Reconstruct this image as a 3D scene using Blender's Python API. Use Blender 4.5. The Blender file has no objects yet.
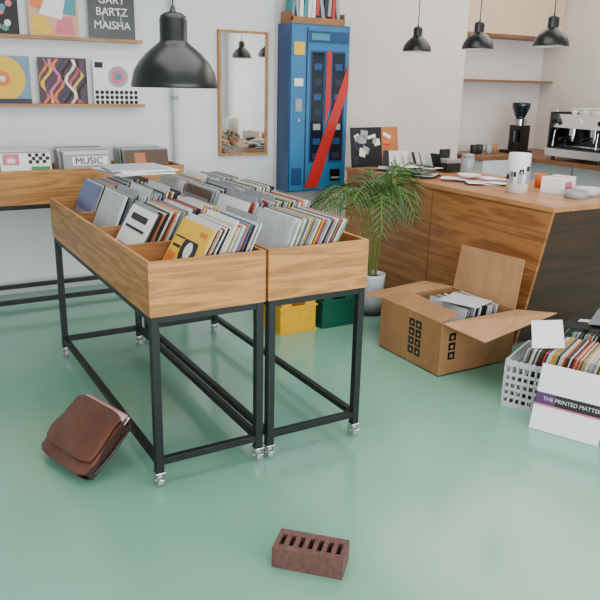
import bpy, math, random
from mathutils import Vector, Matrix
random.seed(7)
SC=bpy.context.scene
COL=SC.collection
# ---------------------------------------------------------------- materials
def lin(c):
    o=[]
    for v in c:
        v/=255.0
        o.append(v/12.92 if v<=0.04045 else ((v+0.055)/1.055)**2.4)
    return (o[0],o[1],o[2],1.0)
def newmat(name):
    m=bpy.data.materials.new(name); m.use_nodes=True
    nt=m.node_tree; b=nt.nodes['Principled BSDF']
    return m,nt,b
def plain(name,c,rough=0.5,metal=0.0,var=0.06,scale=30,bump=0.0,spec=None,trans=0.0):
    m,nt,b=newmat(name)
    tc=nt.nodes.new('ShaderNodeTexCoord'); n=nt.nodes.new('ShaderNodeTexNoise'); n.inputs['Scale'].default_value=scale
    r=nt.nodes.new('ShaderNodeValToRGB')
    L=lin(c)
    r.color_ramp.elements[0].position=0.3; r.color_ramp.elements[1].position=0.7
    r.color_ramp.elements[0].color=tuple(max(0,x*(1-var)) for x in L[:3])+(1,)
    r.color_ramp.elements[1].color=tuple(min(1,x*(1+var)) for x in L[:3])+(1,)
    nt.links.new(tc.outputs['Object'],n.inputs['Vector']); nt.links.new(n.outputs['Fac'],r.inputs['Fac']); nt.links.new(r.outputs['Color'],b.inputs['Base Color'])
    b.inputs['Roughness'].default_value=rough; b.inputs['Metallic'].default_value=metal
    if trans: b.inputs['Transmission Weight'].default_value=trans
    if spec is not None: b.inputs['Specular IOR Level'].default_value=spec
    if bump:
        n.inputs['Detail'].default_value=6
        bp=nt.nodes.new('ShaderNodeBump'); bp.inputs['Strength'].default_value=bump; bp.inputs['Distance'].default_value=0.01
        nt.links.new(n.outputs['Fac'],bp.inputs['Height']); nt.links.new(bp.outputs[0],b.inputs['Normal'])
    return m
def wood(name,c1,c2,sc=(0.5,0.5,7.0),rough=0.45,wscale=2.2,dist=5.0):
    m,nt,b=newmat(name); N=nt.nodes.new; l=nt.links.new
    tc=N('ShaderNodeTexCoord'); mp=N('ShaderNodeMapping'); mp.inputs['Scale'].default_value=sc
    w=N('ShaderNodeTexNoise'); w.inputs['Scale'].default_value=wscale; w.inputs['Detail'].default_value=2; w.inputs['Distortion'].default_value=0.6
    ma=N('ShaderNodeMath'); ma.operation='MULTIPLY'; ma.inputs[1].default_value=dist*2
    fr=N('ShaderNodeMath'); fr.operation='PINGPONG'; fr.inputs[1].default_value=1.0
    mp2=N('ShaderNodeMapping'); mp2.inputs['Scale'].default_value=tuple(v*8 for v in sc)
    n2=N('ShaderNodeTexNoise'); n2.inputs['Scale'].default_value=3; n2.inputs['Detail'].default_value=6
    mx=N('ShaderNodeMath'); mx.operation='MULTIPLY_ADD'; mx.inputs[1].default_value=0.45
    m3=N('ShaderNodeMath'); m3.operation='MULTIPLY'; m3.inputs[1].default_value=0.55
    r=N('ShaderNodeValToRGB'); r.color_ramp.elements[0].color=lin(c1); r.color_ramp.elements[1].color=lin(c2)
    r.color_ramp.elements[0].position=0.15; r.color_ramp.elements[1].position=0.8
    l(tc.outputs['Object'],mp.inputs['Vector']); l(mp.outputs[0],w.inputs['Vector']); l(w.outputs['Fac'],ma.inputs[0]); l(ma.outputs[0],fr.inputs[0])
    l(tc.outputs['Object'],mp2.inputs['Vector']); l(mp2.outputs[0],n2.inputs['Vector'])
    l(n2.outputs['Fac'],m3.inputs[0]); l(fr.outputs[0],mx.inputs[0]); l(m3.outputs[0],mx.inputs[2])
    l(mx.outputs[0],r.inputs['Fac']); l(r.outputs['Color'],b.inputs['Base Color'])
    b.inputs['Roughness'].default_value=rough
    return m
def floor_mat():
    m,nt,b=newmat('epoxy_mint'); N=nt.nodes.new; l=nt.links.new
    tc=N('ShaderNodeTexCoord'); n=N('ShaderNodeTexNoise'); n.inputs['Scale'].default_value=0.9; n.inputs['Detail'].default_value=5
    r=N('ShaderNodeValToRGB'); r.color_ramp.elements[0].position=0.3; r.color_ramp.elements[1].position=0.72
    r.color_ramp.elements[0].color=lin((116,166,144)); r.color_ramp.elements[1].color=lin((127,176,155))
    l(tc.outputs['Object'],n.inputs['Vector']); l(n.outputs['Fac'],r.inputs['Fac']); l(r.outputs['Color'],b.inputs['Base Color'])
    n2=N('ShaderNodeTexNoise'); n2.inputs['Scale'].default_value=2.5; n2.inputs['Detail'].default_value=3
    mr=N('ShaderNodeMapRange'); mr.inputs['To Min'].default_value=0.13; mr.inputs['To Max'].default_value=0.21
    l(tc.outputs['Object'],n2.inputs['Vector']); l(n2.outputs['Fac'],mr.inputs['Value']); l(mr.outputs[0],b.inputs['Roughness'])
    bp=N('ShaderNodeBump'); bp.inputs['Strength'].default_value=0.04; bp.inputs['Distance'].default_value=0.02
    l(n2.outputs['Fac'],bp.inputs['Height']); l(bp.outputs[0],b.inputs['Normal'])
    b.inputs['Specular IOR Level'].default_value=0.8
    return m
M_floor=floor_mat()
M_wall=plain('plaster_white',(222,222,226),0.85,var=0.03,scale=3)
M_wallw=plain('plaster_warm',(206,196,192),0.85,var=0.04,scale=3)
M_ceil=plain('ceiling_white',(230,230,230),0.9,var=0.02)
M_ply=wood('plywood',(140,86,38),(202,140,74))
M_plyT=wood('plywood_inner',(128,80,38),(178,122,70),sc=(0.6,0.6,5))
M_bar=wood('bar_wood',(118,70,36),(176,116,64),sc=(0.4,0.4,5),rough=0.4)
M_bartop=wood('bar_top_wood',(150,92,50),(192,134,84),sc=(5,0.4,1),rough=0.35)
M_bardark=wood('bar_end_wood',(40,23,15),(68,40,25),sc=(0.5,0.5,5))
M_shelf=wood('shelf_wood',(140,94,54),(184,134,84),sc=(0.5,4,4))
M_kit=wood('kitchen_wood',(98,62,36),(134,88,54),sc=(0.5,3,3))
M_frame=wood('mirror_oak',(150,98,48),(190,138,78),sc=(6,6,1))
M_steel=plain('dark_steel',(32,36,36),0.45,0.5,var=0.1)
M_chrome=plain('chrome',(205,205,208),0.2,1.0,var=0.03)
M_gray=plain('grey_plastic',(150,152,155),0.4)
M_lgray=plain('light_grey',(196,197,200),0.4)
M_black=plain('black_enamel',(10,10,11),0.3,var=0.05)
M_dark=plain('dark_rubber',(24,23,23),0.6)
M_white=plain('white_paper',(235,234,232),0.6,var=0.02)
M_cream=plain('cream_inner',(225,222,210),0.6)
M_card=wood('cardboard',(144,100,62),(162,116,74),sc=(1,1,1),rough=0.8)
M_cardin=wood('cardboard_inside',(166,122,82),(184,138,96),sc=(1,1,1),rough=0.8)
M_leather=plain('brown_leather',(94,50,34),0.38,var=0.28,scale=9,bump=0.35)
M_leatherd=plain('dark_leather',(50,27,20),0.45,var=0.2,scale=9)
M_brick=plain('red_brick',(98,64,58),0.9,var=0.25,scale=60,bump=0.3)
M_brickd=plain('brick_hole_shade',(26,18,18),0.95)
M_blue=plain('vending_blue',(42,112,160),0.35)
M_blued=plain('vending_deep_blue',(24,68,114),0.35)
M_red=plain('signal_red',(186,40,36),0.4)
M_yellow=plain('sun_yellow',(228,180,30),0.5)
M_orange=plain('orange_ink',(224,106,34),0.5)
M_green=plain('leaf_green_ink',(50,130,70),0.5)
M_pink=plain('pink_ink',(210,100,126),0.5)
M_purple=plain('purple_ink',(76,42,84),0.5)
M_navy=plain('navy_ink',(28,34,58),0.5)
M_teal=plain('teal_ink',(56,136,150),0.5)
M_ycrate=plain('yellow_plastic',(216,160,10),0.4)
M_gcrate=plain('green_plastic',(10,80,60),0.4)
M_leaf=plain('palm_leaf',(58,92,34),0.45,var=0.4,scale=6)
M_stem=plain('palm_stem',(110,120,48),0.5)
M_soil=plain('soil',(40,28,20),0.95)
M_pot=plain('white_ceramic',(216,218,222),0.3)
M_glassd=plain('dark_glass',(22,32,46),0.12)
M_clear=plain('clear_plastic',(225,230,230),0.15,trans=0.75,var=0.01)
m,nt,b=newmat('mirror_silver'); b.inputs['Metallic'].default_value=1; b.inputs['Roughness'].default_value=0.03; b.inputs['Base Color'].default_value=(0.75,0.75,0.74,1); M_mirror=m
PAL=[plain('sleeve_%d'%i,c,0.32,var=0.12) for i,c in enumerate([(206,206,204),(172,176,180),(222,218,208),(128,132,138),(40,40,44),(22,22,26),(84,54,38),(190,44,36),(208,156,44),(46,80,136),(70,120,76),(176,104,60),(200,190,160),(104,94,100),(204,96,46),(64,50,92)])]
PLW=[11,9,8,6,7,7,3.5,3,3,3,2,3,6,4,2,2]
# ---------------------------------------------------------------- mesh builder
class MB:
    def __init__(s): s.v=[];s.f=[];s.m=[];s.sm=[];s.mats=[]
    def mi(s,mat):
        if mat not in s.mats: s.mats.append(mat)
        return s.mats.index(mat)
    def add(s,vs,fs,mat,sm=False):
        o=len(s.v); s.v+= [tuple(v) for v in vs]; k=s.mi(mat)
        for f in fs: s.f.append([i+o for i in f]); s.m.append(k); s.sm.append(sm)
    def box(s,c,size,mat,R=None):
        c=Vector(c); h=[x/2 for x in size]; vs=[]
        for z in (-1,1):
            for x,y in ((-1,-1),(1,-1),(1,1),(-1,1)):
                p=Vector((x*h[0],y*h[1],z*h[2]))
                if R is not None: p=R@p
                vs.append(c+p)
        s.add(vs,[(3,2,1,0),(4,5,6,7),(0,1,5,4),(1,2,6,5),(2,3,7,6),(3,0,4,7)],mat)
    def bx(s,x0,x1,y0,y1,z0,z1,mat): s.box(((x0+x1)/2,(y0+y1)/2,(z0+z1)/2),(x1-x0,y1-y0,z1-z0),mat)
    def hexa(s,p,mat): s.add(p,[(3,2,1,0),(4,5,6,7),(0,1,5,4),(1,2,6,5),(2,3,7,6),(3,0,4,7)],mat)
    def slab(s,q,n,t,mat):
        n=Vector(n).normalized()*t; q=[Vector(a) for a in q]
        k=len(q); vs=q+[a+n for a in q]
        fs=[tuple(range(k))[::-1],tuple(range(k,2*k))]+[(i,(i+1)%k,(i+1)%k+k,i+k) for i in range(k)]
        s.add(vs,fs,mat)
    def cyl(s,p0,p1,r0,mat,r1=None,n=16,caps=True):
        p0=Vector(p0);p1=Vector(p1); r1=r0 if r1 is None else r1
        d=(p1-p0).normalized(); u=d.orthogonal().normalized(); w=d.cross(u)
        vs=[];
        for p,r in((p0,r0),(p1,r1)):
            for i in range(n):
                a=2*math.pi*i/n; vs.append(p+u*(r*math.cos(a))+w*(r*math.sin(a)))
        s.add(vs,[(i,(i+1)%n,(i+1)%n+n,i+n) for i in range(n)],mat,True)
        if caps:
            s.add(vs[:n],[tuple(range(n))[::-1]],mat); s.add(vs[n:],[tuple(range(n))],mat)
    def lathe(s,c,prof,mat,n=40):
        c=Vector(c); vs=[]
        for r,z in prof:
            for i in range(n):
                a=2*math.pi*i/n; vs.append(c+Vector((r*math.cos(a),r*math.sin(a),z)))
        fs=[]
        for j in range(len(prof)-1):
            for i in range(n): fs.append((j*n+i,j*n+(i+1)%n,(j+1)*n+(i+1)%n,(j+1)*n+i))
        s.add(vs,fs,mat,True)
    def tube(s,pts,r,mat,n=8):
        for a,b_ in zip(pts[:-1],pts[1:]): s.cyl(a,b_,r,mat,n=n)
    def build(s,name,bevel=0,parent=None,seg=2):
        me=bpy.data.meshes.new(name); me.from_pydata(s.v,[],s.f)
        for mt in s.mats: me.materials.append(mt)
        me.polygons.foreach_set('material_index',s.m); me.polygons.foreach_set('use_smooth',s.sm); me.update()
        o=bpy.data.objects.new(name,me); COL.objects.link(o)
        if bevel:
            md=o.modifiers.new('bevel','BEVEL'); md.width=bevel; md.segments=seg; md.limit_method='ANGLE'; md.angle_limit=math.radians(50)
        if parent: o.parent=parent
        return o
def text(body,loc,R,size,mat,parent=None,name='lettering',align='CENTER'):
    cu=bpy.data.curves.new(name,'FONT'); cu.body=body; cu.size=size; cu.align_x=align; cu.align_y='CENTER'; cu.extrude=0.0004
    cu.materials.append(mat)
    o=bpy.data.objects.new(name,cu); COL.objects.link(o)
    o.matrix_world=Matrix.Translation(loc)@R.to_4x4()
    if parent: o.parent=parent
    return o
R_back=Matrix(((1,0,0),(0,0,-1),(0,1,0)))   # text on a plane facing -Y
# ---------------------------------------------------------------- room
XL,XR,YF,YB,ZC=-2.2,6.4,-3.0,5.5,3.0
b=MB(); b.bx(XL,XR,YF,5.95,-0.1,0,M_floor); b.build('floor')
b=MB(); b.bx(XL,XR,YF,5.95,ZC,ZC+0.1,M_ceil); b.build('ceiling')
b=MB(); b.bx(XL,2.95,YB,YB+0.45,0,ZC,M_wall); b.bx(2.95,5.03,YB,YB+0.45,0,ZC,M_wallw); b.build('wall_back')
b=MB(); b.bx(5.03,XR,5.78,5.95,0,ZC,M_wallw); b.build('wall_niche')
b=MB(); b.bx(XR,XR+0.15,YF,5.95,0,ZC,M_wallw); b.build('wall_right')
b=MB(); b.bx(XL-0.15,XL,YF,5.95,0,ZC,M_wall); b.build('wall_left')
b=MB()
wins=[(-1.7,1.3),(1.7,3.7),(4.1,6.0)]
b.bx(XL,XR,YF-0.2,YF,0,0.35,M_wall); b.bx(XL,XR,YF-0.2,YF,2.75,ZC,M_wall)
xs=[XL]+[v for w in wins for v in w]+[XR]
for i in range(0,len(xs),2): b.bx(xs[i],xs[i+1],YF-0.2,YF,0.35,2.75,M_wall)
b.build('wall_front')
for i,(a,c) in enumerate(wins):
    b=MB()
    for x in (a,c-0.05,(a+c)/2-0.025): b.bx(x,x+0.05,YF-0.12,YF-0.06,0.35,2.75,M_dark)
    for z in (0.35,2.7,2.1): b.bx(a,c,YF-0.12,YF-0.06,z,z+0.05,M_dark)
    b.build('window_%d'%(i+1))
b=MB(); b.bx(XL,5.03,5.485,5.5,0,0.07,M_lgray); b.build('baseboard_back')
b=MB(); b.cyl((2.06,5.44,0),(2.06,5.44,ZC),0.022,M_lgray,n=20)
for z in (0.4,1.4,2.4): b.cyl((2.06,5.44,z),(2.06,5.44,z+0.03),0.028,M_gray); b.bx(2.05,2.07,5.44,5.5,z,z+0.03,M_gray)
b.build('heating_pipe')
# ---------------------------------------------------------------- record tables
def caster(b,x,y):
    b.bx(x-0.02,x+0.02,y-0.02,y+0.02,0.058,0.064,M_chrome)
    b.cyl((x,y,0.048),(x,y,0.058),0.016,M_chrome)
    for s in(-1,1): b.hexa([(x+s*0.014-0.0015,y-0.012,0.02),(x+s*0.014+0.0015,y-0.012,0.02),(x+s*0.014+0.0015,y+0.022,0.02),(x+s*0.014-0.0015,y+0.022,0.02),(x+s*0.014-0.0015,y-0.018,0.052),(x+s*0.014+0.0015,y-0.018,0.052),(x+s*0.014+0.0015,y+0.016,0.052),(x+s*0.014-0.0015,y+0.016,0.052)],M_chrome)
    b.cyl((x-0.011,y+0.006,0.025),(x+0.011,y+0.006,0.025),0.025,M_gray,n=24)
    b.cyl((x-0.018,y+0.006,0.025),(x+0.018,y+0.006,0.025),0.006,M_chrome)
    b.box((x,y-0.026,0.04),(0.02,0.018,0.004),M_chrome)
def rtable(x0,x1):
    y0,y1=2.43,4.05; b=MB(); L=0.032
    for x in (x0+0.005,x1-0.005-L):
        for y in (y0+0.005,y1-0.005-L):
            b.bx(x,x+L,y,y+L,0.064,0.71,M_steel); caster(b,x+L/2,y+L/2)
    for z in (0.095,0.682):
        for x in (x0+0.007,x1-0.035): b.bx(x,x+0.028,y0+0.037,y1-0.037,z,z+0.028,M_steel)
        for y in (y0+0.007,y1-0.035): b.bx(x0+0.037,x1-0.037,y,y+0.028,z,z+0.028,M_steel)
    o=b.build('record_browser_table' ,0.002)
    b=MB(); T=0.015
    b.bx(x0,x1,y0,y0+T,0.71,0.92,M_ply); b.bx(x0,x1,y1-T,y1,0.71,0.92,M_ply)
    b.bx(x0,x0+T,y0+T,y1-T,0.71,0.92,M_ply); b.bx(x1-T,x1,y0+T,y1-T,0.71,0.92,M_ply)
    b.bx(x0+T,x1-T,y0+T,y1-T,0.712,0.727,M_plyT)
    for k in (1,2,3):
        y=y0+(y1-y0)*k/4; b.bx(x0+T,x1-T,y-0.006,y+0.006,0.727,0.90,M_plyT)
    b.build('wooden_bin',0.0015,parent=o)
    return o
rtable(0.80,1.278); rtable(1.29,1.77)
PI=list(range(len(PAL)))
def stackX(b,x0,x1,yc,z0,t0,t1,gap=0.0066,cov=None,H=0.315,W=0.315,tabs=True,light=False):
    n=int((x1-x0)/gap)
    for i in range(n):
        f=i/max(1,n-1); th=math.radians(t0+(t1-t0)*f+random.uniform(-1.0,1.0))
        x=x0+i*gap; R=Matrix.Rotation(th,3,'Y')
        yy=yc+random.uniform(-0.010,0.010); h=H+random.uniform(-0.008,0.003)
        mat=PAL[random.choices(PI,PLW)[0]]
        if light and random.random()<0.3: mat=PAL[random.choice([0,1,3])]
        w=W
        if i==0 and cov: mat=cov
        elif tabs and random.random()<0.05: h+=0.022; mat=PAL[random.choice([0,2,3])]; w=W-0.02
        c=Vector((x,yy,z0))+R@Vector((0,0,h/2))
        c.z+=0.003
        b.box(c,(random.uniform(0.0028,0.0055),w,h),mat,R)
    return
rows=[2.43+1.62*(k+0.5)/4 for k in range(4)]
Z0=0.73
b=MB()
stackX(b,0.925,1.165,rows[0],Z0,30,24,cov=M_yellow)
stackX(b,0.84,1.165,rows[1],Z0,30,24,cov=M_white)
stackX(b,0.86,1.19,rows[2],Z0,24,18,light=True,cov=PAL[1])
stackX(b,0.86,1.19,rows[3],Z0,24,18,light=True,cov=PAL[3])
def art(b,x,yc,th,items):
    R=Matrix.Rotation(math.radians(th),3,'Y')
    for (dy,dz,w,h,mat,k) in items:
        c=Vector((x,yc,Z0))+R@Vector((-0.0045-0.0006*k,dy,dz)); b.box(c,(0.0012,w,h),mat,R)
def artdisc(b,x,yc,th,dy,dz,r,mat,k,n=28):
    R=Matrix.Rotation(math.radians(th),3,'Y')
    vs=[Vector((x,yc,Z0))+R@Vector((-0.0045-0.0006*k,dy+r*math.cos(2*math.pi*i/n),dz+r*math.sin(2*math.pi*i/n))) for i in range(n)]
    b.slab(vs,R@Vector((-1,0,0)),0.0006,mat)
artdisc(b,0.925,rows[0],30,-0.03,0.20,0.075,M_dark,0); artdisc(b,0.925,rows[0],30,-0.03,0.20,0.035,M_cream,1)
art(b,0.925,rows[0],30,[(0.09,0.25,0.1,0.03,M_dark,0),(0.09,0.2,0.08,0.012,M_dark,0),(-0.10,0.28,0.07,0.02,M_orange,1),(0.1,0.13,0.08,0.08,M_orange,0)])
art(b,0.84,rows[1],30,[(0.0,0.27,0.20,0.03,M_dark,0),(0.02,0.14,0.2,0.006,M_gray,0),(0.02,0.12,0.2,0.006,M_gray,0),(0.0,0.22,0.24,0.012,M_dark,0)])
b.build('vinyl_record_collection')
b=MB()
stackX(b,1.315,1.54,rows[0],Z0,22,30,light=True,cov=PAL[1])
stackX(b,1.315,1.62,rows[1],Z0,20,24,light=True,cov=M_white)
stackX(b,1.315,1.68,rows[2],Z0,20,18,light=True,cov=PAL[3])
stackX(b,1.315,1.68,rows[3],Z0,20,18,light=True,cov=PAL[0])
b.build('vinyl_record_collection')
b=MB()
for i,(dx,dy,a,mt) in enumerate([(0,0,8,M_lgray),(0.02,-0.02,-5,M_white),(-0.01,0.01,14,PAL[0]),(0.03,0.0,3,M_white),(0.0,0.01,-3,PAL[1])]):
    b.box((1.22+dx,3.86+dy,1.066+i*0.0055),(0.315,0.315,0.005),mt,Matrix.Rotation(math.radians(a),3,'Z'))
b.build('record_sleeve_pile')
# ---------------------------------------------------------------- wall rack
b=MB()
x0,x1,y0,y1=-0.5,1.92,4.92,5.36
for x in (x0,x1-0.035):
    for y in (y0+0.005,y1-0.04): b.bx(x,x+0.035,y,y+0.035,0,0.745,M_steel)
for y in (y0+0.005,y1-0.04):
    for z in(0.08,0.715): b.bx(x0+0.035,x1-0.035,y,y+0.03,z,z+0.03,M_steel)
for z in(0.08,0.715):
    for x in(x0,x1-0.035): b.bx(x,x+0.03,y0+0.04,y1-0.04,z,z+0.03,M_steel)
rack=b.build('wall_record_rack',0.002)
b=MB(); za,zb=0.745,0.965
b.bx(x0,x1,y0,y0+0.018,za,zb,M_ply); b.bx(x0,x1,y1-0.018,y1,za,zb,M_ply)
b.bx(x0,x0+0.018,y0+0.018,y1-0.018,za,zb,M_ply); b.bx(x1-0.018,x1,y0+0.018,y1-0.018,za,zb,M_ply); b.bx(x0+0.018,x1-0.018,y0+0.018,y1-0.018,za,za+0.015,M_plyT)
for x in (-0.06,0.3,0.67,1.05,1.47): b.bx(x-0.006,x+0.006,y0+0.018,y1-0.018,za+0.015,zb-0.02,M_plyT)
b.build('wooden_bin',0.0015,parent=rack)
b=MB()
def stackY(b,xc,ya,yb,z0,t0,t1,cov,gap=0.008,light=False,H=0.315):
    n=int((yb-ya)/gap)
    for i in range(n):
        f=i/max(1,n-1); R=Matrix.Rotation(-math.radians(t0+(t1-t0)*f+random.uniform(-1,1)),3,'X')
        h=H+random.uniform(-0.006,0.006); mat=PAL[random.choices(PI,PLW)[0]]
        if light and random.random()<0.7: mat=PAL[random.choice([0,1,3])]
        if i==0: mat=cov
        c=Vector((xc+random.uniform(-0.01,0.01)*(i>0),ya+i*gap,z0+0.003))+R@Vector((0,0,h/2)); b.box(c,(0.315,0.004,h),mat,R)
for xc,cov,l in ((-0.25,M_navy,1),(0.12,M_white,1),(0.485,M_cream,1),(0.86,M_white,1),(1.26,M_gray,1),(1.68,PAL[6],1)):
    stackY(b,xc,4.955,5.26,0.765,16,14,cov,light=l)
R16=Matrix.Rotation(-math.radians(16),3,'X')
def ry(b,xc,dx,dz,w,h,mat,k=0):
    b.box(Vector((xc+dx,4.955,0.768))+R16@Vector((0,-0.0035-0.0006*k,dz)),(w,0.001,h),mat,R16)
for i in range(6):
    for j in range(3):
        if (i+j)%2==0: ry(b,0.86,0.03+i*0.022,0.295-j*0.022,0.022,0.022,M_dark)
ry(b,0.86,-0.09,0.27,0.10,0.07,M_pink); ry(b,0.86,-0.09,0.26,0.05,0.03,M_cream,1); ry(b,0.86,0.09,0.2,0.12,0.04,M_green)
ry(b,1.26,0,0.3,0.3,0.02,M_lgray); ry(b,1.26,0.02,0.245,0.24,0.06,M_white)
ry(b,1.68,0.0,0.27,0.2,0.05,M_purple,0); ry(b,1.68,-0.05,0.25,0.08,0.08,PAL[11],1)
wr=b.build('vinyl_record_collection')
text('MUSIC',Vector((1.27,4.95,0.768))+R16@Vector((0,-0.0075,0.245)),R16@R_back,0.065,M_black,wr)
# ---------------------------------------------------------------- ledges + covers
for z in (1.345,1.795):
    b=MB(); b.bx(-0.3,1.81,5.40,5.5,z,z+0.012,M_shelf); b.bx(-0.3,1.81,5.40,5.408,z+0.012,z+0.022,M_shelf)
    b.build('picture_ledge',0.001)
def cover(xc,z,base,w=0.335,h=0.32,name='album_cover'):
    b=MB(); y=5.455; b.bx(xc-w/2,xc+w/2,y,y+0.006,z,z+h,base)
    return b,y
def disc(b,xc,zc,r,y,mat,n=32):
    vs=[(xc+r*math.cos(2*math.pi*i/n),y,zc+r*math.sin(2*math.pi*i/n)) for i in range(n)]
    b.slab(vs,(0,-1,0),0.0008,mat)
def rect(b,x0,x1,z0,z1,y,mat): b.bx(x0,x1,y-0.0008,y,z0,z1,mat)
def poly(b,pts,xc,zc,y,mat): b.slab([(xc+a,y,zc+c) for a,c in pts],(0,-1,0),0.0008,mat)
zl=1.358; zu=1.808
b,y=cover(0.845,zl,plain('powder_blue',(110,140,160),0.5)); disc(b,0.83,zl+0.17,0.15,y,M_yellow); disc(b,0.83,zl+0.17,0.05,y-0.001,M_orange); disc(b,0.83,zl+0.17,0.02,y-0.002,M_cream); rect(b,0.68,1.01,zl,zl+0.04,y-0.001,M_navy); b.build('album_cover')
b,y=cover(1.235,zl,plain('dusk',(70,38,52),0.5))
cols=[M_orange,M_yellow,M_purple,M_pink,M_orange,M_navy,M_dark,M_cream,M_red,M_yellow,M_dark,M_purple]
for k in range(12):
    x_=-0.15+0.027*k
    up=[];dn=[]
    for q in range(9):
        zz=0.01+0.3*q/8; xo=x_+0.035*math.sin(q*1.1+k*0.9)
        up.append((max(-.165,min(.165,xo)),zz)); dn.append((max(-.165,min(.165,xo+0.022)),zz))
    for q in range(8): poly(b,[up[q],dn[q],dn[q+1],up[q+1]],1.235,zl,y-0.0009*(k%4),cols[k])
b.build('album_cover')
b,y=cover(1.615,zl,M_white); disc(b,1.63,zl+0.2,0.075,y,M_gray); disc(b,1.63,zl+0.2,0.05,y-.001,M_pink); disc(b,1.63,zl+0.2,0.025,y-.002,M_teal)
for i in range(9):
    for j in range(3): disc(b,1.47+i*0.036,zl+0.02+j*0.035,0.015,y-0.001,M_dark,n=8)
rect(b,1.46,1.52,zl+.26,zl+.3,y,M_dark); b.build('album_cover')
b,y=cover(0.80,zu,M_dark)
for i in range(14): disc(b,0.80+random.uniform(-.13,.13),zu+random.uniform(.04,.28),0.022,y-0.001*(i%3+1),random.choice([M_teal,M_cream,M_orange,M_pink,M_green]),n=9)
b.build('album_cover')
b,y=cover(1.20,zu,plain('peach',(214,160,120),0.5))
for k,(pts,mt) in enumerate([([(-.14,.02),(-.02,.02),(-.06,.16),(-.15,.12)],M_yellow),([(0,.03),(.14,.02),(.12,.14),(.03,.13)],M_pink),([(-.1,.15),(.05,.12),(.1,.26),(-.03,.3)],M_white),([(.06,.16),(.15,.15),(.15,.3),(.09,.28)],M_teal),([(-.15,.2),(-.09,.18),(-.05,.3),(-.14,.3)],M_orange)]): poly(b,pts,1.20,zu,y-0.001*k,mt)
b.build('album_cover')
b,y=cover(1.605,zu,M_black); disc(b,1.605,zu+0.15,0.07,y,M_gray); disc(b,1.605,zu+0.15,0.062,y-.001,M_black)
oc=b.build('album_cover')
for k,(s,zz) in enumerate([('GARY',0.27),('BARTZ',0.19),('MAISHA',0.10)]): text(s,Vector((1.605,y-0.004,zu+zz)),R_back,0.075,M_white,oc)
# ---------------------------------------------------------------- pendant lamps
def lamp(x,y,z,s):
    b=MB()
    prof=[(.19,0),(.192,.004),(.189,.02),(.178,.066),(.155,.106),(.12,.145),(.085,.174),(.064,.190),(.06,.198),(.06,.28),(.056,.298),(.04,.31),(.014,.316),(.008,.34)]
    b.lathe((x,y,z),[(r*s,h*s) for r,h in prof],M_black,48)
    b.lathe((x,y,z),[(r*s*0.985,h*s-0.002) for r,h in prof[:9]],M_cream,48)
    b.cyl((x,y,z+0.12*s),(x,y,z+0.2*s),0.02*s,M_white); 
    b.lathe((x,y,z+0.055*s),[(0.001,0),(.018*s,.006*s),(.03*s,.03*s),(.024*s,.055*s),(.014*s,.075*s)],M_cream,20)
    b.cyl((x,y,z+0.3*s),(x,y,ZC-0.03),0.0035,M_black,n=8); b.lathe((x,y,ZC-0.05),[(.01,0),(.045,.01),(.05,.05)],M_black,24)
    b.build('pendant_lamp')
lamp(1.205,3.18,1.515,1.0)
for yy in (4.59,3.93,3.29): lamp(3.70,yy,1.795,0.57)
# ---------------------------------------------------------------- mirror
b=MB(); x0,x1,z0,z1=2.44,2.88,0.96,1.93; w=0.018
b.bx(x0+w,x1-w,5.478,5.484,z0+w,z1-w,M_mirror)
b.bx(x0,x1,5.484,5.5,z0,z1,M_frame)
for a in ((x0,x0+w,z0,z1),(x1-w,x1,z0,z1)): b.bx(a[0],a[1],5.462,5.484,a[2],a[3],M_frame)
for a in ((z0,z0+w),(z1-w,z1)): b.bx(x0+w,x1-w,5.462,5.484,a[0],a[1],M_frame)
b.build('wall_mirror',0.001)
# ---------------------------------------------------------------- vending machine
b=MB(); x0,x1,y0,z0,z1=2.98,3.55,5.28,0.66,2.0
b.bx(x0,x1,y0+0.01,5.49,z0,z1,M_blued)
b.bx(x0+0.01,x1-0.01,y0,y0+0.012,z0+0.01,z1-0.01,M_blue)
def fr(a,c,e,f,mat,k=1): b.bx(a,c,y0-0.003*k,y0+0.002,e,f,mat)
for (a,c,lo,hi) in ((3.17,3.31,0.9,1.80),(3.37,3.51,0.9,1.80)):
    fr(a,c,lo,hi,M_blued); fr(a+0.012,c-0.012,lo+.015,hi-.015,M_glassd,2)
    for i in range(7):
        zz=lo+0.03+i*0.12; fr(a+0.035,c-0.035,zz,zz+0.05,[M_navy,M_blued,M_gray,M_navy,M_blued,M_navy,M_blued][i],3)
    fr(a+0.02,c-0.02,0.74,0.84,M_black,2); fr(a+0.03,c-0.03,0.76,0.775,M_gray,3)
def band(pts,k,mat): b.slab([(a,y0-0.003*k,c) for a,c in pts],(0,-1,0),0.001,mat)
band([(3.54,1.72),(3.54,1.50),(3.26,0.69),(3.13,0.69)],4,M_red)
band([(3.315,1.80),(3.365,1.80),(3.365,1.36),(3.315,1.21)],4,M_red)
fr(3.01,3.11,1.76,1.86,M_yellow,2); fr(3.02,3.10,1.52,1.58,M_white,2); fr(3.03,3.09,1.32,1.42,M_gray,3); b.cyl((3.06,y0,1.25),(3.06,y0-0.02,1.25),0.012,M_chrome)
fr(3.15,3.53,1.86,1.95,M_blued,2); fr(3.17,3.34,1.88,1.93,M_teal,3); fr(3.13,3.138,0.7,1.97,M_navy,2)
fr(3.01,3.10,0.72,0.86,M_blued,2)
b.build('wall_vending_machine',0.003)
b=MB()
b.bx(3.0,3.50,5.3,5.48,2.0,2.02,M_card); b.bx(3.0,3.50,5.3,5.31,2.02,2.05,M_card)
b.bx(3.0,3.01,5.3,5.48,2.02,2.09,M_card); b.bx(3.49,3.5,5.3,5.48,2.02,2.09,M_card)
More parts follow.
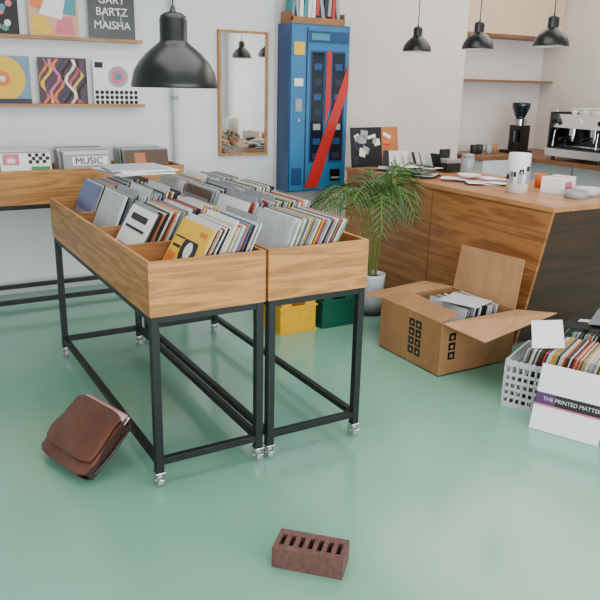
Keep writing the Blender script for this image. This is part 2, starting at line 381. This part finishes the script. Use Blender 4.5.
for i in range(12): 
    x=3.03+i*0.038; b.box((x,5.38,2.12+random.uniform(0,.04)),(0.03,0.1,0.16+random.uniform(0,.05)),random.choice([M_red,M_cream,M_green,M_teal,M_white,M_gray,M_navy]),Matrix.Rotation(random.uniform(-.2,.2),3,'Y'))
b.build('flyer_display_box')
# ---------------------------------------------------------------- bar counter
X0,X1,Yf,Yn,H=3.32,4.12,4.91,2.79,0.90
b=MB()
def bar(zb,zt,xa,xb,mat,yo=0):
    ybn=Yn+0.18*(1-zb/H)+yo; ytn=Yn+0.18*(1-zt/H)+yo
    b.hexa([(xa,ybn,zb),(xb,ybn,zb),(xb,Yf,zb),(xa,Yf,zb),(xa,ytn,zt),(xb,ytn,zt),(xb,Yf,zt),(xa,Yf,zt)],mat)
bar(0.0,H-0.03,X0,X0+0.02,M_bar)
b.hexa([(X0+0.021,Yn+.20,0),(X1,Yn+.20,0),(X1,Yn+.24,0),(X0+0.021,Yn+.24,0),(X0+0.021,Yn+0.02,H-.03),(X1,Yn+0.02,H-.03),(X1,Yn+.06,H-.03),(X0+0.021,Yn+.06,H-.03)],M_bardark)
b.bx(X0+0.021,X1,Yf-0.02,Yf,0,H-0.03,M_bardark)
b.bx(X0+0.02,X1-0.02,Yn+0.3,Yf-0.02,0.45,0.47,M_bardark)
b.bx(X0-0.012,X1+0.02,Yn-0.01,Yf+0.01,H-0.03,H,M_bartop)
b.bx(X0-0.002,X0,3.84,3.844,0.0,H-0.03,M_bardark)
b.build('bar_counter',0.002)
# ---------------------------------------------------------------- kitchen
b=MB()
E=XR-0.012
b.bx(5.78,E,3.2,5.765,0.1,0.86,M_lgray); b.bx(5.1,5.78,5.2,5.765,0.1,0.86,M_lgray); b.bx(5.82,E,3.2,5.765,0,0.1,M_dark)
b.bx(5.2,5.82,5.25,5.765,0,0.1,M_dark)
b.bx(5.5,E,3.2,5.2,0.86,0.9,M_kit); b.bx(5.06,E,5.2,5.765,0.86,0.9,M_kit)
for y in (3.7,4.2,4.7): b.bx(5.775,5.78,y,y+0.005,0.1,0.86,M_dark)
b.build('kitchen_cabinet',0.002)
b=MB(); b.bx(5.04,6.39,5.60,5.775,1.60,1.618,M_kit); b.build('wall_shelf',0.001)
b=MB(); b.bx(5.04,6.39,5.52,5.775,2.02,2.05,M_kit); b.bx(5.04,6.39,5.54,5.775,2.05,2.99,plain('soffit_beige',(196,172,148),0.8)); b.build('wall_cupboard',0.001)
# espresso machine (front faces -X)
b=MB(); ax,ay,az=5.52,4.22,0.9
Wd=0.62
for dx in(0.06,0.46):
    for dy in (0.06,Wd-0.06): b.cyl((ax+dx,ay+dy,az),(ax+dx,ay+dy,az+0.04),0.018,M_dark)
b.bx(ax,ax+0.52,ay,ay+Wd,az+0.04,az+0.11,M_chrome)
b.bx(ax+0.015,ax+0.24,ay+0.04,ay+Wd-0.04,az+0.11,az+0.116,M_dark)
for i in range(14): b.bx(ax+0.02,ax+0.235,ay+0.05+i*0.038,ay+0.058+i*0.038,az+0.116,az+0.12,M_chrome)
b.bx(ax+0.25,ax+0.52,ay,ay+Wd,az+0.11,az+0.42,M_chrome)
b.bx(ax+0.244,ax+0.25,ay+0.03,ay+Wd-0.03,az+0.13,az+0.28,M_black)
b.hexa([(ax+0.05,ay,az+0.30),(ax+0.25,ay,az+0.28),(ax+0.25,ay+Wd,az+0.28),(ax+0.05,ay+Wd,az+0.30),(ax+0.09,ay,az+0.42),(ax+0.25,ay,az+0.42),(ax+0.25,ay+Wd,az+0.42),(ax+0.09,ay+Wd,az+0.42)],M_chrome)
for dy in (0.0,Wd-0.015): b.bx(ax+0.03,ax+0.5,ay+dy-0.004,ay+dy+0.019,az+0.08,az+0.44,M_black)
for dy in (0.19,0.43):
    b.cyl((ax+0.14,ay+dy,az+0.235),(ax+0.14,ay+dy,az+0.30),0.04,M_chrome,n=24)
    b.cyl((ax+0.14,ay+dy,az+0.205),(ax+0.14,ay+dy,az+0.235),0.035,M_chrome,n=24)
    b.cyl((ax+0.105,ay+dy,az+0.22),(ax-0.04,ay+dy,az+0.20),0.011,M_black,r1=0.015)
    b.cyl((ax+0.14,ay+dy,az+0.18),(ax+0.14,ay+dy,az+0.205),0.01,M_chrome)
b.cyl((ax+0.07,ay+Wd/2,az+0.36),(ax+0.055,ay+Wd/2,az+0.355),0.03,M_white,n=24)
for dy in (0.07,Wd-0.07):
    b.cyl((ax+0.08,ay+dy,az+0.37),(ax+0.03,ay+dy,az+0.355),0.022,M_black,n=20)
    b.tube([(ax+0.1,ay+dy,az+0.30),(ax+0.03,ay+dy,az+0.27),(ax+0.02,ay+dy,az+0.13)],0.006,M_chrome)
b.tube([(ax+0.1,ay+0.01,az+0.47),(ax+0.1,ay+Wd-0.01,az+0.47),(ax+0.5,ay+Wd-0.01,az+0.47),(ax+0.5,ay+0.01,az+0.47),(ax+0.1,ay+0.01,az+0.47)],0.006,M_chrome)
for dx,dy in ((.1,.01),(.1,Wd-.01),(.5,Wd-.01),(.5,.01)): b.cyl((ax+dx,ay+dy,az+.42),(ax+dx,ay+dy,az+.47),.005,M_chrome,n=8)
for i in range(4):
    for j in range(3): b.lathe((ax+0.2+j*0.1,ay+0.1+i*0.13,az+0.42),[(0.02,0),(0.035,0.03),(0.038,0.055),(0.035,0.055),(0.018,0.004)],M_cream,16)
b.build('espresso_machine',0.004)
# grinder
b=MB(); gx,gy=5.75,5.42
b.box((gx,gy,0.915),(0.2,0.26,0.03),M_black); b.box((gx+0.03,gy,1.05),(0.13,0.16,0.26),M_black); b.cyl((gx-0.08,gy-0.03,1.02),(gx-0.08,gy-0.03,1.13),0.045,M_black,n=20)
b.cyl((gx+0.02,gy,1.18),(gx+0.02,gy,1.24),0.07,M_chrome,n=24); b.lathe((gx+0.02,gy,1.24),[(0.035,0),(0.05,0.02),(0.09,0.12),(0.09,0.16),(0.0,0.165)],M_glassd,24)
b.cyl((gx-0.08,gy-0.03,1.0),(gx-0.17,gy-0.07,0.985),0.01,M_black)
b.build('coffee_grinder',0.004)
b=MB()
for i in range(4):
    x=5.2+i*0.1; b.lathe((x,5.45+0.03*(i%2),0.9),[(0.025,0),(0.035,0.01),(0.038,0.09),(0.034,0.09),(0.03,0.01)],[M_dark,M_dark,M_gray,M_card][i],16)
b.build('coffee_cup_set')
# ---------------------------------------------------------------- counter items
def zr(a): return Matrix.Rotation(math.radians(a),3,'Z')
b=MB()
for i,(x,y,a,mt) in enumerate([(3.46,4.83,-8,PAL[5]),(3.64,4.835,-8,PAL[11])]):
    R=zr(3)@Matrix.Rotation(math.radians(a),3,'X'); c=Vector((x,y+i*0.012,0.902))+R@Vector((0,0,0.158)); b.box(c,(0.315,0.006,0.315),mt,R)
    for k in range(14):
        b.box(c+R@Vector((random.uniform(-.12,.12),-0.004-0.0008*(k%3),random.uniform(-.12,.12))),(random.uniform(.03,.09),0.001,random.uniform(.02,.07)),random.choice([[M_gray,M_navy,M_cream,M_gray],[M_orange,M_red,M_navy,M_cream,M_yellow]][i]),R@Matrix.Rotation(random.uniform(-.5,.5),3,'Y'))
b.build('album_cover')
b=MB()
for i in range(26):
    b.box((3.50+random.uniform(-.08,.16),4.42+random.uniform(-.28,.2),0.903+i*0.0022),(0.15,0.21,0.002),random.choice([M_white,M_white,M_cream,M_dark,M_lgray,M_navy]),zr(random.uniform(-60,60)))
for i in range(8):
    R=zr(20*i-40)@Matrix.Rotation(math.radians(-18),3,'X'); b.box(Vector((3.48+i*0.035,4.57-i*0.04,0.95))+R@Vector((0,0,0.05)),(0.1,0.002,0.12),random.choice([M_white,M_cream,M_white,M_dark]),R)
b.build('flyer_stack')
b=MB(); b.bx(3.84,4.0,4.3,4.5,0.9,0.97,M_dark); b.bx(3.85,3.99,4.31,4.49,0.97,1.0,M_gray); b.bx(3.87,3.97,4.42,4.44,1.0,1.07,M_dark); b.build('label_printer',0.004)
b=MB(); b.lathe((3.88,4.12,0.9),[(0.0,0.002),(0.05,0.003),(0.052,0.02),(0.052,0.12),(0.045,0.14),(0.042,0.14),(0.047,0.118),(0.047,0.01)],M_clear,24); b.lathe((3.88,4.12,0.9),[(0.0,.139),(.046,.14),(.046,.16),(0,.162)],M_gray,24); b.build('glass_jar')
b=MB()
for i in range(14): b.box((3.72+random.uniform(-.18,.2),3.78+random.uniform(-.16,.16),0.902+i*0.0018),(0.12,0.17,0.0016),random.choice([M_white,M_cream,M_pink,M_white,M_gray,M_dark]),zr(random.uniform(-50,50)))
b.lathe((3.66,3.86,0.928),[(0.0,0),(0.05,0),(0.085,0.02),(0.08,0.022),(0.05,0.006),(0,0.006)],M_cream,24)
b.build('paper_scatter')
b=MB(); c=(3.57,3.32,0.9)
b.lathe(c,[(0,0.001),(0.068,0.001),(0.070,0.245),(0.066,0.25),(0.018,0.25),(0.018,0.1)],M_white,28)
for i in range(10):
    a=i*0.7; z=0.03+0.018*i
    b.box(Vector(c)+Vector((0.0685*math.cos(a),0.0685*math.sin(a),z)),(0.004,0.03,0.03),M_dark,zr(math.degrees(a)))
for a in (3.3,4.1,4.9):
    b.box(Vector(c)+Vector((0.0692*math.cos(a),0.0692*math.sin(a),0.10)),(0.003,0.028,0.08),M_gray,zr(math.degrees(a)))
b.build('paper_towel_roll')
b=MB(); R=zr(15); b.box((3.84,3.22,0.95),(0.2,0.14,0.1),M_white,R); b.box((3.84,3.22,1.0005),(0.04,0.141,0.001),M_orange,R); b.box(Vector((3.84,3.22,0.95))+R@Vector((0,-0.0705,0)),(0.1,0.001,0.05),M_pink,R); b.build('small_carton',0.002)
b=MB(); b.lathe((3.74,2.99,0.9),[(0.045,0.0),(0.07,0),(0.07,0.045),(0.045,0.045),(0.045,0)],M_gray,32); b.build('packing_tape_roll')
b=MB(); b.lathe((3.9,3.03,0.9),[(0.0,0.001),(0.06,0.001),(0.085,0.05),(0.08,0.05),(0.05,0.01),(0,.008)],M_lgray,32); b.build('metal_bowl')
b=MB(); b.bx(3.68,3.78,3.44,3.50,0.9,0.94,M_dark); b.bx(3.70,3.76,3.455,3.49,0.94,0.955,M_chrome); b.build('card_reader',0.003)
b=MB(); b.lathe((3.92,3.44,0.9),[(0,0.002),(0.036,0.002),(0.04,0.09),(0.036,0.09),(0.032,0.01)],M_orange,20); b.tube([(3.92,3.405,0.975),(3.92,3.38,0.965),(3.92,3.38,0.93),(3.92,3.405,0.92)],0.005,M_orange); b.build('coffee_mug')
# ---------------------------------------------------------------- plastic crates
def pcrate(x0,x1,y0,y1,h,mat):
    b=MB(); t=0.008; ins=0.012
    def ring(z0,z1,o):
        b.bx(x0+o,x1-o,y0+o,y0+o+t,z0,z1,mat); b.bx(x0+o,x1-o,y1-o-t,y1-o,z0,z1,mat); b.bx(x0+o,x0+o+t,y0+o+t,y1-o-t,z0,z1,mat); b.bx(x1-o-t,x1-o,y0+o+t,y1-o-t,z0,z1,mat)
    b.bx(x0+ins,x1-ins,y0+ins,y1-ins,0,0.012,mat); ring(0.012,h*0.62,ins); ring(h-0.05,h,ins)
    xm=(x0+x1)/2
    for (a,c) in ((x0+ins,xm-0.05),(xm+0.05,x1-ins)):
        b.bx(a,c,y0+ins,y0+ins+t,h*0.62,h-0.05,mat); b.bx(a,c,y1-ins-t,y1-ins,h*0.62,h-0.05,mat)
    b.bx(x0+ins,x0+ins+t,y0+ins,y1-ins,h*0.62,h-0.05,mat); b.bx(x1-ins-t,x1-ins,y0+ins,y1-ins,h*0.62,h-0.05,mat)
    ring(h-0.022,h,0.0); ring(h*0.58,h*0.62,0.003); ring(0.0,0.012,0.004)
    b.build('plastic_crate',0.002)
pcrate(2.09,2.375,3.78,4.18,0.29,M_ycrate); pcrate(2.40,2.67,3.77,4.17,0.30,M_gcrate)
# ---------------------------------------------------------------- palm
b=MB(); px,py=2.92,3.95
b.lathe((px,py,0),[(0.0,0.002),(0.068,0.002),(0.08,0.12),(0.09,0.26),(0.092,0.28),(0.084,0.28),(0.08,0.25)],M_pot,32)
b.lathe((px,py,0.25),[(0,0.004),(0.08,0)],M_soil,24)
b.lathe((px,py,0),[(0.0,0.001),(0.11,0.001),(0.12,0.018),(0.112,0.018),(0.1,0.006)],M_dark,32)
random.seed(23)
NF=17
def cx(p): return Vector((min(p.x,3.285+0.01*math.tanh((p.x-3.285)*5)) if p.x>3.285 else p.x,p.y,p.z))
for k in range(NF):
    az=2*math.pi*k/NF*3.0+random.uniform(-.2,.2); Rr=random.uniform(0.30,0.50); Hh=random.uniform(0.50,0.88); dro=random.uniform(0.15,0.5)
    if math.cos(az)>0.2: Rr*=0.6
    elif math.cos(az)<-0.3: Rr*=1.15
    if math.sin(az)<-0.5: Rr*=0.8
    d=Vector((math.cos(az),math.sin(az),0)); side=Vector((-d.y,d.x,0)); pts=[]
    N=24
    for i in range(N+1):
        t=i/N; pts.append(Vector((px,py,0.25))+d*(0.03+Rr*t**1.7)+Vector((0,0,Hh*math.sin(min(1,t*1.12)*math.pi/2)-dro*max(0,t-0.45)**1.5*2)))
    b.tube(pts[::2],0.003,M_stem,n=5)
    for i in range(10,N+1):
        t=i/N; tan=(pts[min(N,i+1)]-pts[i-1]).normalized(); L=0.2*math.sin(math.pi*(0.12+0.8*(t-0.4)/0.6))+0.035
        for s_ in(-1,1):
            dr=(side*s_*0.75+tan*0.8+Vector((0,0,random.uniform(-.15,.25)))).normalized(); p=pts[i]; w=tan*0.0075
            m1=p+dr*L*0.5+Vector((0,0,-0.006)); e=p+dr*L+Vector((0,0,-0.35*L-0.01))
            b.add([cx(q) for q in (p-w*0.5,p+w*0.5,m1+w,e,m1-w)],[(0,1,2,4),(4,2,3)],M_leaf)
b.build('potted_palm')
# ---------------------------------------------------------------- cardboard box
b=MB(); x0,x1,y0,y1,h=2.555,3.12,2.80,3.35,0.31; t=0.006
b.bx(x0,x1,y0,y1,0,0.006,M_card)
b.bx(x0,x0+t,y0,y1,0,h,M_card); b.bx(x1-t,x1,y0,y1,0,h,M_card); b.bx(x0+t,x1-t,y0,y0+t,0,h,M_card); b.bx(x0+t,x1-t,y1-t,y1,0,h,M_card)
b.slab([(x1-t,y0+0.01,h),(x1-t,y1-0.01,h),(x1+0.03,y1-0.02,h+0.28),(x1+0.04,y0+0.02,h+0.29)],(1,0,0),0.005,M_cardin)
b.slab([(x0,y0,h),(x1,y0,h),(x1+0.03,y0-0.26,h+0.05),(x0+0.06,y0-0.27,h-0.03)],(0,0,1),0.005,M_cardin)
b.slab([(x0,y1,h),(x1,y1,h),(x1-0.03,y1+0.25,h-0.02),(x0+0.0,y1+0.27,h-0.06)],(0,0,1),0.005,M_cardin)
b.slab([(x0,y0+0.015,h),(x0,y1-0.01,h),(x0+0.17,y1-0.02,h+0.035),(x0+0.15,y0+0.03,h+0.02)],(0,0,1),0.005,M_card)
for (yy,zz) in ((2.99,0.06),(2.99,0.115),(2.99,0.17),(2.99,0.225),(3.05,0.06),(3.05,0.115),(3.05,0.17),(3.05,0.225)):
    b.bx(x0-0.001,x0,yy-0.024,yy+0.024,zz,zz+0.045,M_black); b.bx(x0-0.0016,x0-0.001,yy-0.01,yy+0.008,zz+0.012,zz+0.03,M_card)
for i in range(3): 
    b.bx(x0+0.06,x0+0.11,y0-0.001,y0,0.09+i*0.055,0.135+i*0.055,M_black); b.bx(x0+0.075,x0+0.095,y0-0.0016,y0-0.001,0.1+i*0.055,0.12+i*0.055,M_card)
b.bx(x0-0.0008,x0,y0+0.27,y0+0.275,0,h,M_cardin)
b.build('cardboard_box')
b=MB()
for i in range(12): b.box((2.80+i*0.022,3.06,0.17),(0.012,0.315,0.315),random.choice([M_lgray,PAL[3],M_white,PAL[4]]),Matrix.Rotation(math.radians(10),3,'Y'))
b.box((2.9,3.0,0.345),(0.2,0.25,0.003),M_lgray,zr(20))
b.build('packed_record_bundle')
# ---------------------------------------------------------------- record crates on the floor
u=Vector((0.42,-0.907,0)).normalized(); v=Vector((0.907,0.42,0)).normalized(); 
RC=Matrix((u,v,Vector((0,0,1)))).transposed()
def mcrate(P,Lx,Ly,h,mat,seed):
    random.seed(seed); b=MB(); P=Vector(P)
    def lb(a,c,e,f,g,i,mt): b.box(P+RC@Vector(((a+c)/2,(e+f)/2,(g+i)/2)),(c-a,f-e,i-g),mt,RC)
    lb(0,Lx,0,Ly,0,0.01,mat)
    for (e,f) in ((0,0.01),(Ly-0.01,Ly)):
        for z in (0.01,0.05,0.09,0.13,0.17,h-0.03): lb(0,Lx,e,f,z,z+(0.03 if z>h-0.04 else 0.016),mat)
        n=int(Lx/0.03)
        for i in range(n+1): lb(i*(Lx-0.010)/n,i*(Lx-0.010)/n+0.010,e,f,0.01,h,mat)
    for (a,c) in ((0,0.01),(Lx-0.01,Lx)):
        for z in (0.01,0.05,0.09,0.13,0.17,h-0.03): lb(a,c,0.01,Ly-0.01,z,z+(0.03 if z>h-0.04 else 0.016),mat)
        n=int(Ly/0.03)
        for i in range(1,n): lb(a,c,i*(Ly-0.010)/n,i*(Ly-0.010)/n+0.010,0.01,h,mat)
    o=b.build('record_crate',0.001)
    b=MB(); n=int((Lx-0.12)/0.009)
    for i in range(n):
        th=math.radians(14); R=RC@Matrix.Rotation(th,3,'Y'); hh=0.315
        mt=PAL[random.choices(PI,PLW)[0]]
        b.box(P+RC@Vector((0.025+i*0.009,Ly/2+random.uniform(-.008,.008),0.014))+R@Vector((0,0,hh/2)),(0.006,0.315,hh),mt,R)
    b.build('vinyl_record_collection')
mcrate((2.60,2.37,0),0.62,0.36,0.25,M_lgray,3)
P2=Vector((2.60,2.37,0))+v*0.40+u*0.12
mcrate(P2,0.6,0.36,0.25,M_gray,4)
# paper note leaning on the records of the front crate (front edge lower, towards the viewer)
b=MB(); Pc=Vector((2.60,2.37,0))
b.box(Pc+u*0.15+v*0.15+Vector((0,0,0.375)),(0.15,0.21,0.002),M_white,RC@Matrix.Rotation(math.radians(24),3,'X')@zr(20)); b.build('paper_note')
b=MB()
RQ=RC@Matrix.Rotation(math.radians(-6),3,'Y')
b.box(P2+u*0.17+v*0.2+Vector((0,0,0.345)),(0.315,0.315,0.006),M_dark,RQ)
b.box(P2+u*0.17+v*0.2+Vector((0,0,0.349)),(0.2,0.05,0.001),M_cream,RQ)
b.box(P2+u*0.30+v*0.17+Vector((0,0,0.372)),(0.315,0.315,0.006),PAL[4],RQ@zr(12)); b.box(P2+u*0.3+v*0.2+Vector((0,0,0.395)),(0.315,0.315,0.006),PAL[3],RQ@zr(4)); b.build('record_sleeve_pile')
# leaning sleeve with printed band
zt=math.acos(0.115/0.315); bdir=(v*math.cos(zt)+Vector((0,0,1))*math.sin(zt)); nrm=u.cross(bdir).normalized()
if nrm.dot(v)>0: nrm=-nrm
RS=Matrix((u,bdir,u.cross(bdir))).transposed()
P=Vector((2.535,2.12,0.002)); ctr=P+u*0.1575+bdir*0.1575
b=MB(); b.box(ctr,(0.315,0.315,0.005),M_white,RS)
b.box(ctr+nrm*0.003+bdir*(-0.01),(0.315,0.062,0.001),M_dark,RS); b.box(ctr+nrm*0.0035+bdir*(-0.01)-u*0.11,(0.09,0.062,0.001),M_purple,RS); b.box(ctr+nrm*0.0036+bdir*(-0.036),(0.315,0.006,0.001),M_pink,RS)
so=b.build('record_sleeve')
RT=Matrix((u,bdir,nrm)).transposed()
if RT.determinant()<0: RT=Matrix((-u,bdir,nrm)).transposed()
text('THE PRINTED MATTER',ctr+nrm*0.0045+bdir*(-0.006)+u*0.01,RT,0.026,M_lgray,so)
# ---------------------------------------------------------------- brick
b=MB(); A=Vector((0.975,1.795,0)); B=Vector((1.14,1.63,0)); a=(B-A).normalized(); p=Vector((-a.y,a.x,0)); 
if p.dot(Vector((1,1,0)))<0: p=-p
Lb,Wb,Hb=0.24,0.115,0.075
RB=Matrix((a,p,Vector((0,0,1)))).transposed()
def lb(x0,x1,y0,y1,z0,z1,mt): b.box(A+RB@Vector(((x0+x1)/2,(y0+y1)/2,(z0+z1)/2)),(x1-x0,y1-y0,z1-z0),mt,RB)
lb(0,Lb,0,0.028,0,Hb,M_brick); lb(0,Lb,Wb-0.028,Wb,0,Hb,M_brick)
n=7; sw=0.017; sep=(Lb-n*sw)/(n+1)
for i in range(n+1): x=i*(sw+sep); lb(x,x+sep,0.028,Wb-0.028,0,Hb,M_brick)
lb(0.002,Lb-0.002,0.02,Wb-0.02,0.0,0.012,M_brickd)  # dark plate: shade inside the holes put into the colour
b.build('perforated_brick')
# ---------------------------------------------------------------- messenger bag
def bag():
    a=Vector((0.10,-0.33,0)).normalized(); pz=Vector((-a.y,a.x,0)); 
    if pz.x<0: pz=-pz
    phi=math.radians(40); up=pz*math.cos(phi)+Vector((0,0,math.sin(phi))); back=pz*math.sin(phi)-Vector((0,0,math.cos(phi)))
    T=0.07; O=Vector((0.435,2.90,T*math.cos(phi)+0.003)); W=0.34; Hh=0.28
    Rb=Matrix((a,up,back)).transposed()
    def L(x,y,z): return O+Rb@Vector((x,y,z))
    b=MB()
    nx,ny=18,14
    def shell(z0,bul,mat,x0=0,x1=W,y0=0,y1=Hh,th=0.01,rc=0.04,wr=0.004):
        fr_=[];bk=[]
        for j in range(ny+1):
            for i in range(nx+1):
                s=i/nx;t_=j/ny; bb=bul*math.sin(math.pi*s)**0.6*math.sin(math.pi*min(1,t_*0.9+0.05))**0.6
                bb+=wr*math.sin(s*9+t_*5)*math.sin(t_*8+s*2)
                X=x0+(x1-x0)*s; Y=y0+(y1-y0)*t_
                Y+= rc*0.5*((2*s-1)**6)*(1-2*t_)
                X+= 0.006*math.sin(t_*6)*(2*s-1)
                fr_.append(L(X,Y,z0-bb)); bk.append(L(X,Y,z0+th))
        o=len(fr_); fs=[]
        for j in range(ny):
            for i in range(nx):
                q=(j*(nx+1)+i,j*(nx+1)+i+1,(j+1)*(nx+1)+i+1,(j+1)*(nx+1)+i); fs.append(q[::-1]); fs.append(tuple(k+o for k in q))
        for i in range(nx): 
            fs.append((i,i+1,i+1+o,i+o)); k=ny*(nx+1); fs.append((k+i+1,k+i,k+i+o,k+i+1+o))
        for j in range(ny):
            k=j*(nx+1); fs.append((k+nx+1,k,k+o,k+nx+1+o)); k+=nx; fs.append((k,k+nx+1,k+nx+1+o,k+o))
        b.add(fr_+bk,fs,mat,True)
    shell(0.02,0.012,M_leather,th=0.012)
    shell(0.0,0.012,M_leather,x0=0.004,x1=W-0.004,y0=0.05,y1=Hh+0.008,th=0.008)
    shell(T-0.012,0.0,M_leatherd,th=0.011,y1=Hh+0.02,wr=0.0)
    b.slab([L(0,0.02,0.02),L(0,Hh-.02,0.02),L(0,Hh-.02,T),L(0,0.02,T)],-a,0.005,M_leatherd)
    b.slab([L(W,0.02,0.02),L(W,Hh-.02,0.02),L(W,Hh-.02,T),L(W,0.02,T)],a,0.005,M_leatherd)
    b.slab([L(0.015,0.006,0.02),L(W-0.015,0.006,0.02),L(W-0.015,0.006,T-0.002),L(0.015,0.006,T-0.002)],-up,0.002,M_leatherd)
    for i,(zz,hh,mt) in enumerate([(0.022,0.016,M_cream),(0.030,0.024,M_pink),(0.038,0.006,M_leatherd),(0.046,0.020,M_cream)]):
        b.slab([L(0.03,0.02,zz),L(W-0.02,0.02,zz),L(W-0.02,Hh+hh,zz),L(0.03,Hh+hh,zz)],back,0.005,mt)
    b.tube([L(0.02,Hh-0.01,0.06),L(0.10,Hh+0.01,0.064),L(0.2,Hh+0.014,0.064),L(0.3,Hh+0.005,0.064),L(W+0.012,Hh-0.05,0.058),L(W+0.016,Hh-0.15,0.058),L(W+0.006,0.04,0.056)],0.006,M_leatherd)
    b.build('leather_messenger_bag',0.003)
bag()
# ---------------------------------------------------------------- lights
w=bpy.data.worlds.new('world'); SC.world=w; w.use_nodes=True
bg=w.node_tree.nodes['Background']; bg.inputs[0].default_value=(0.84,0.91,1.0,1); bg.inputs[1].default_value=1.9
def area(loc,rot,sx,sy,P,c,name):
    l=bpy.data.lights.new(name,'AREA'); l.shape='RECTANGLE'; l.size=sx; l.size_y=sy; l.energy=P; l.color=c
    o=bpy.data.objects.new(name,l); COL.objects.link(o); o.location=loc; o.rotation_euler=rot
for i,(a,c) in enumerate(wins):
    area(((a+c)/2,YF+0.02,1.6),(math.radians(90),0,0),(c-a),2.2,[165,125,90][i],(0.96,0.98,1.0),'window_daylight')
area((1.6,2.6,2.95),(0,0,0),2.6,2.0,62,(1,0.98,0.95),'ceiling_fill')  # added overhead fill without a fixture, deepens the shade under the tables
area((5.0,3.9,2.93),(0,0,0),2.4,2.6,66,(1,0.93,0.84),'ceiling_fill')  # added warm fill, enlarged to spread a broad highlight on the floor
# ---------------------------------------------------------------- camera
f=720.0
dX=Vector((1277,188,-f)).normalized(); dY=Vector((-440,228,-f)).normalized(); dZ=dX.cross(dY).normalized(); dY=dZ.cross(dX).normalized()
Mr=Matrix((dX,dY,dZ))
cd=bpy.data.cameras.new('camera'); cd.sensor_width=36; cd.lens=36*f/600; cd.clip_start=0.05
cam=bpy.data.objects.new('camera',cd); COL.objects.link(cam); cam.matrix_world=Matrix.Translation((0,0,1.55))@Mr.to_4x4()
SC.camera=cam
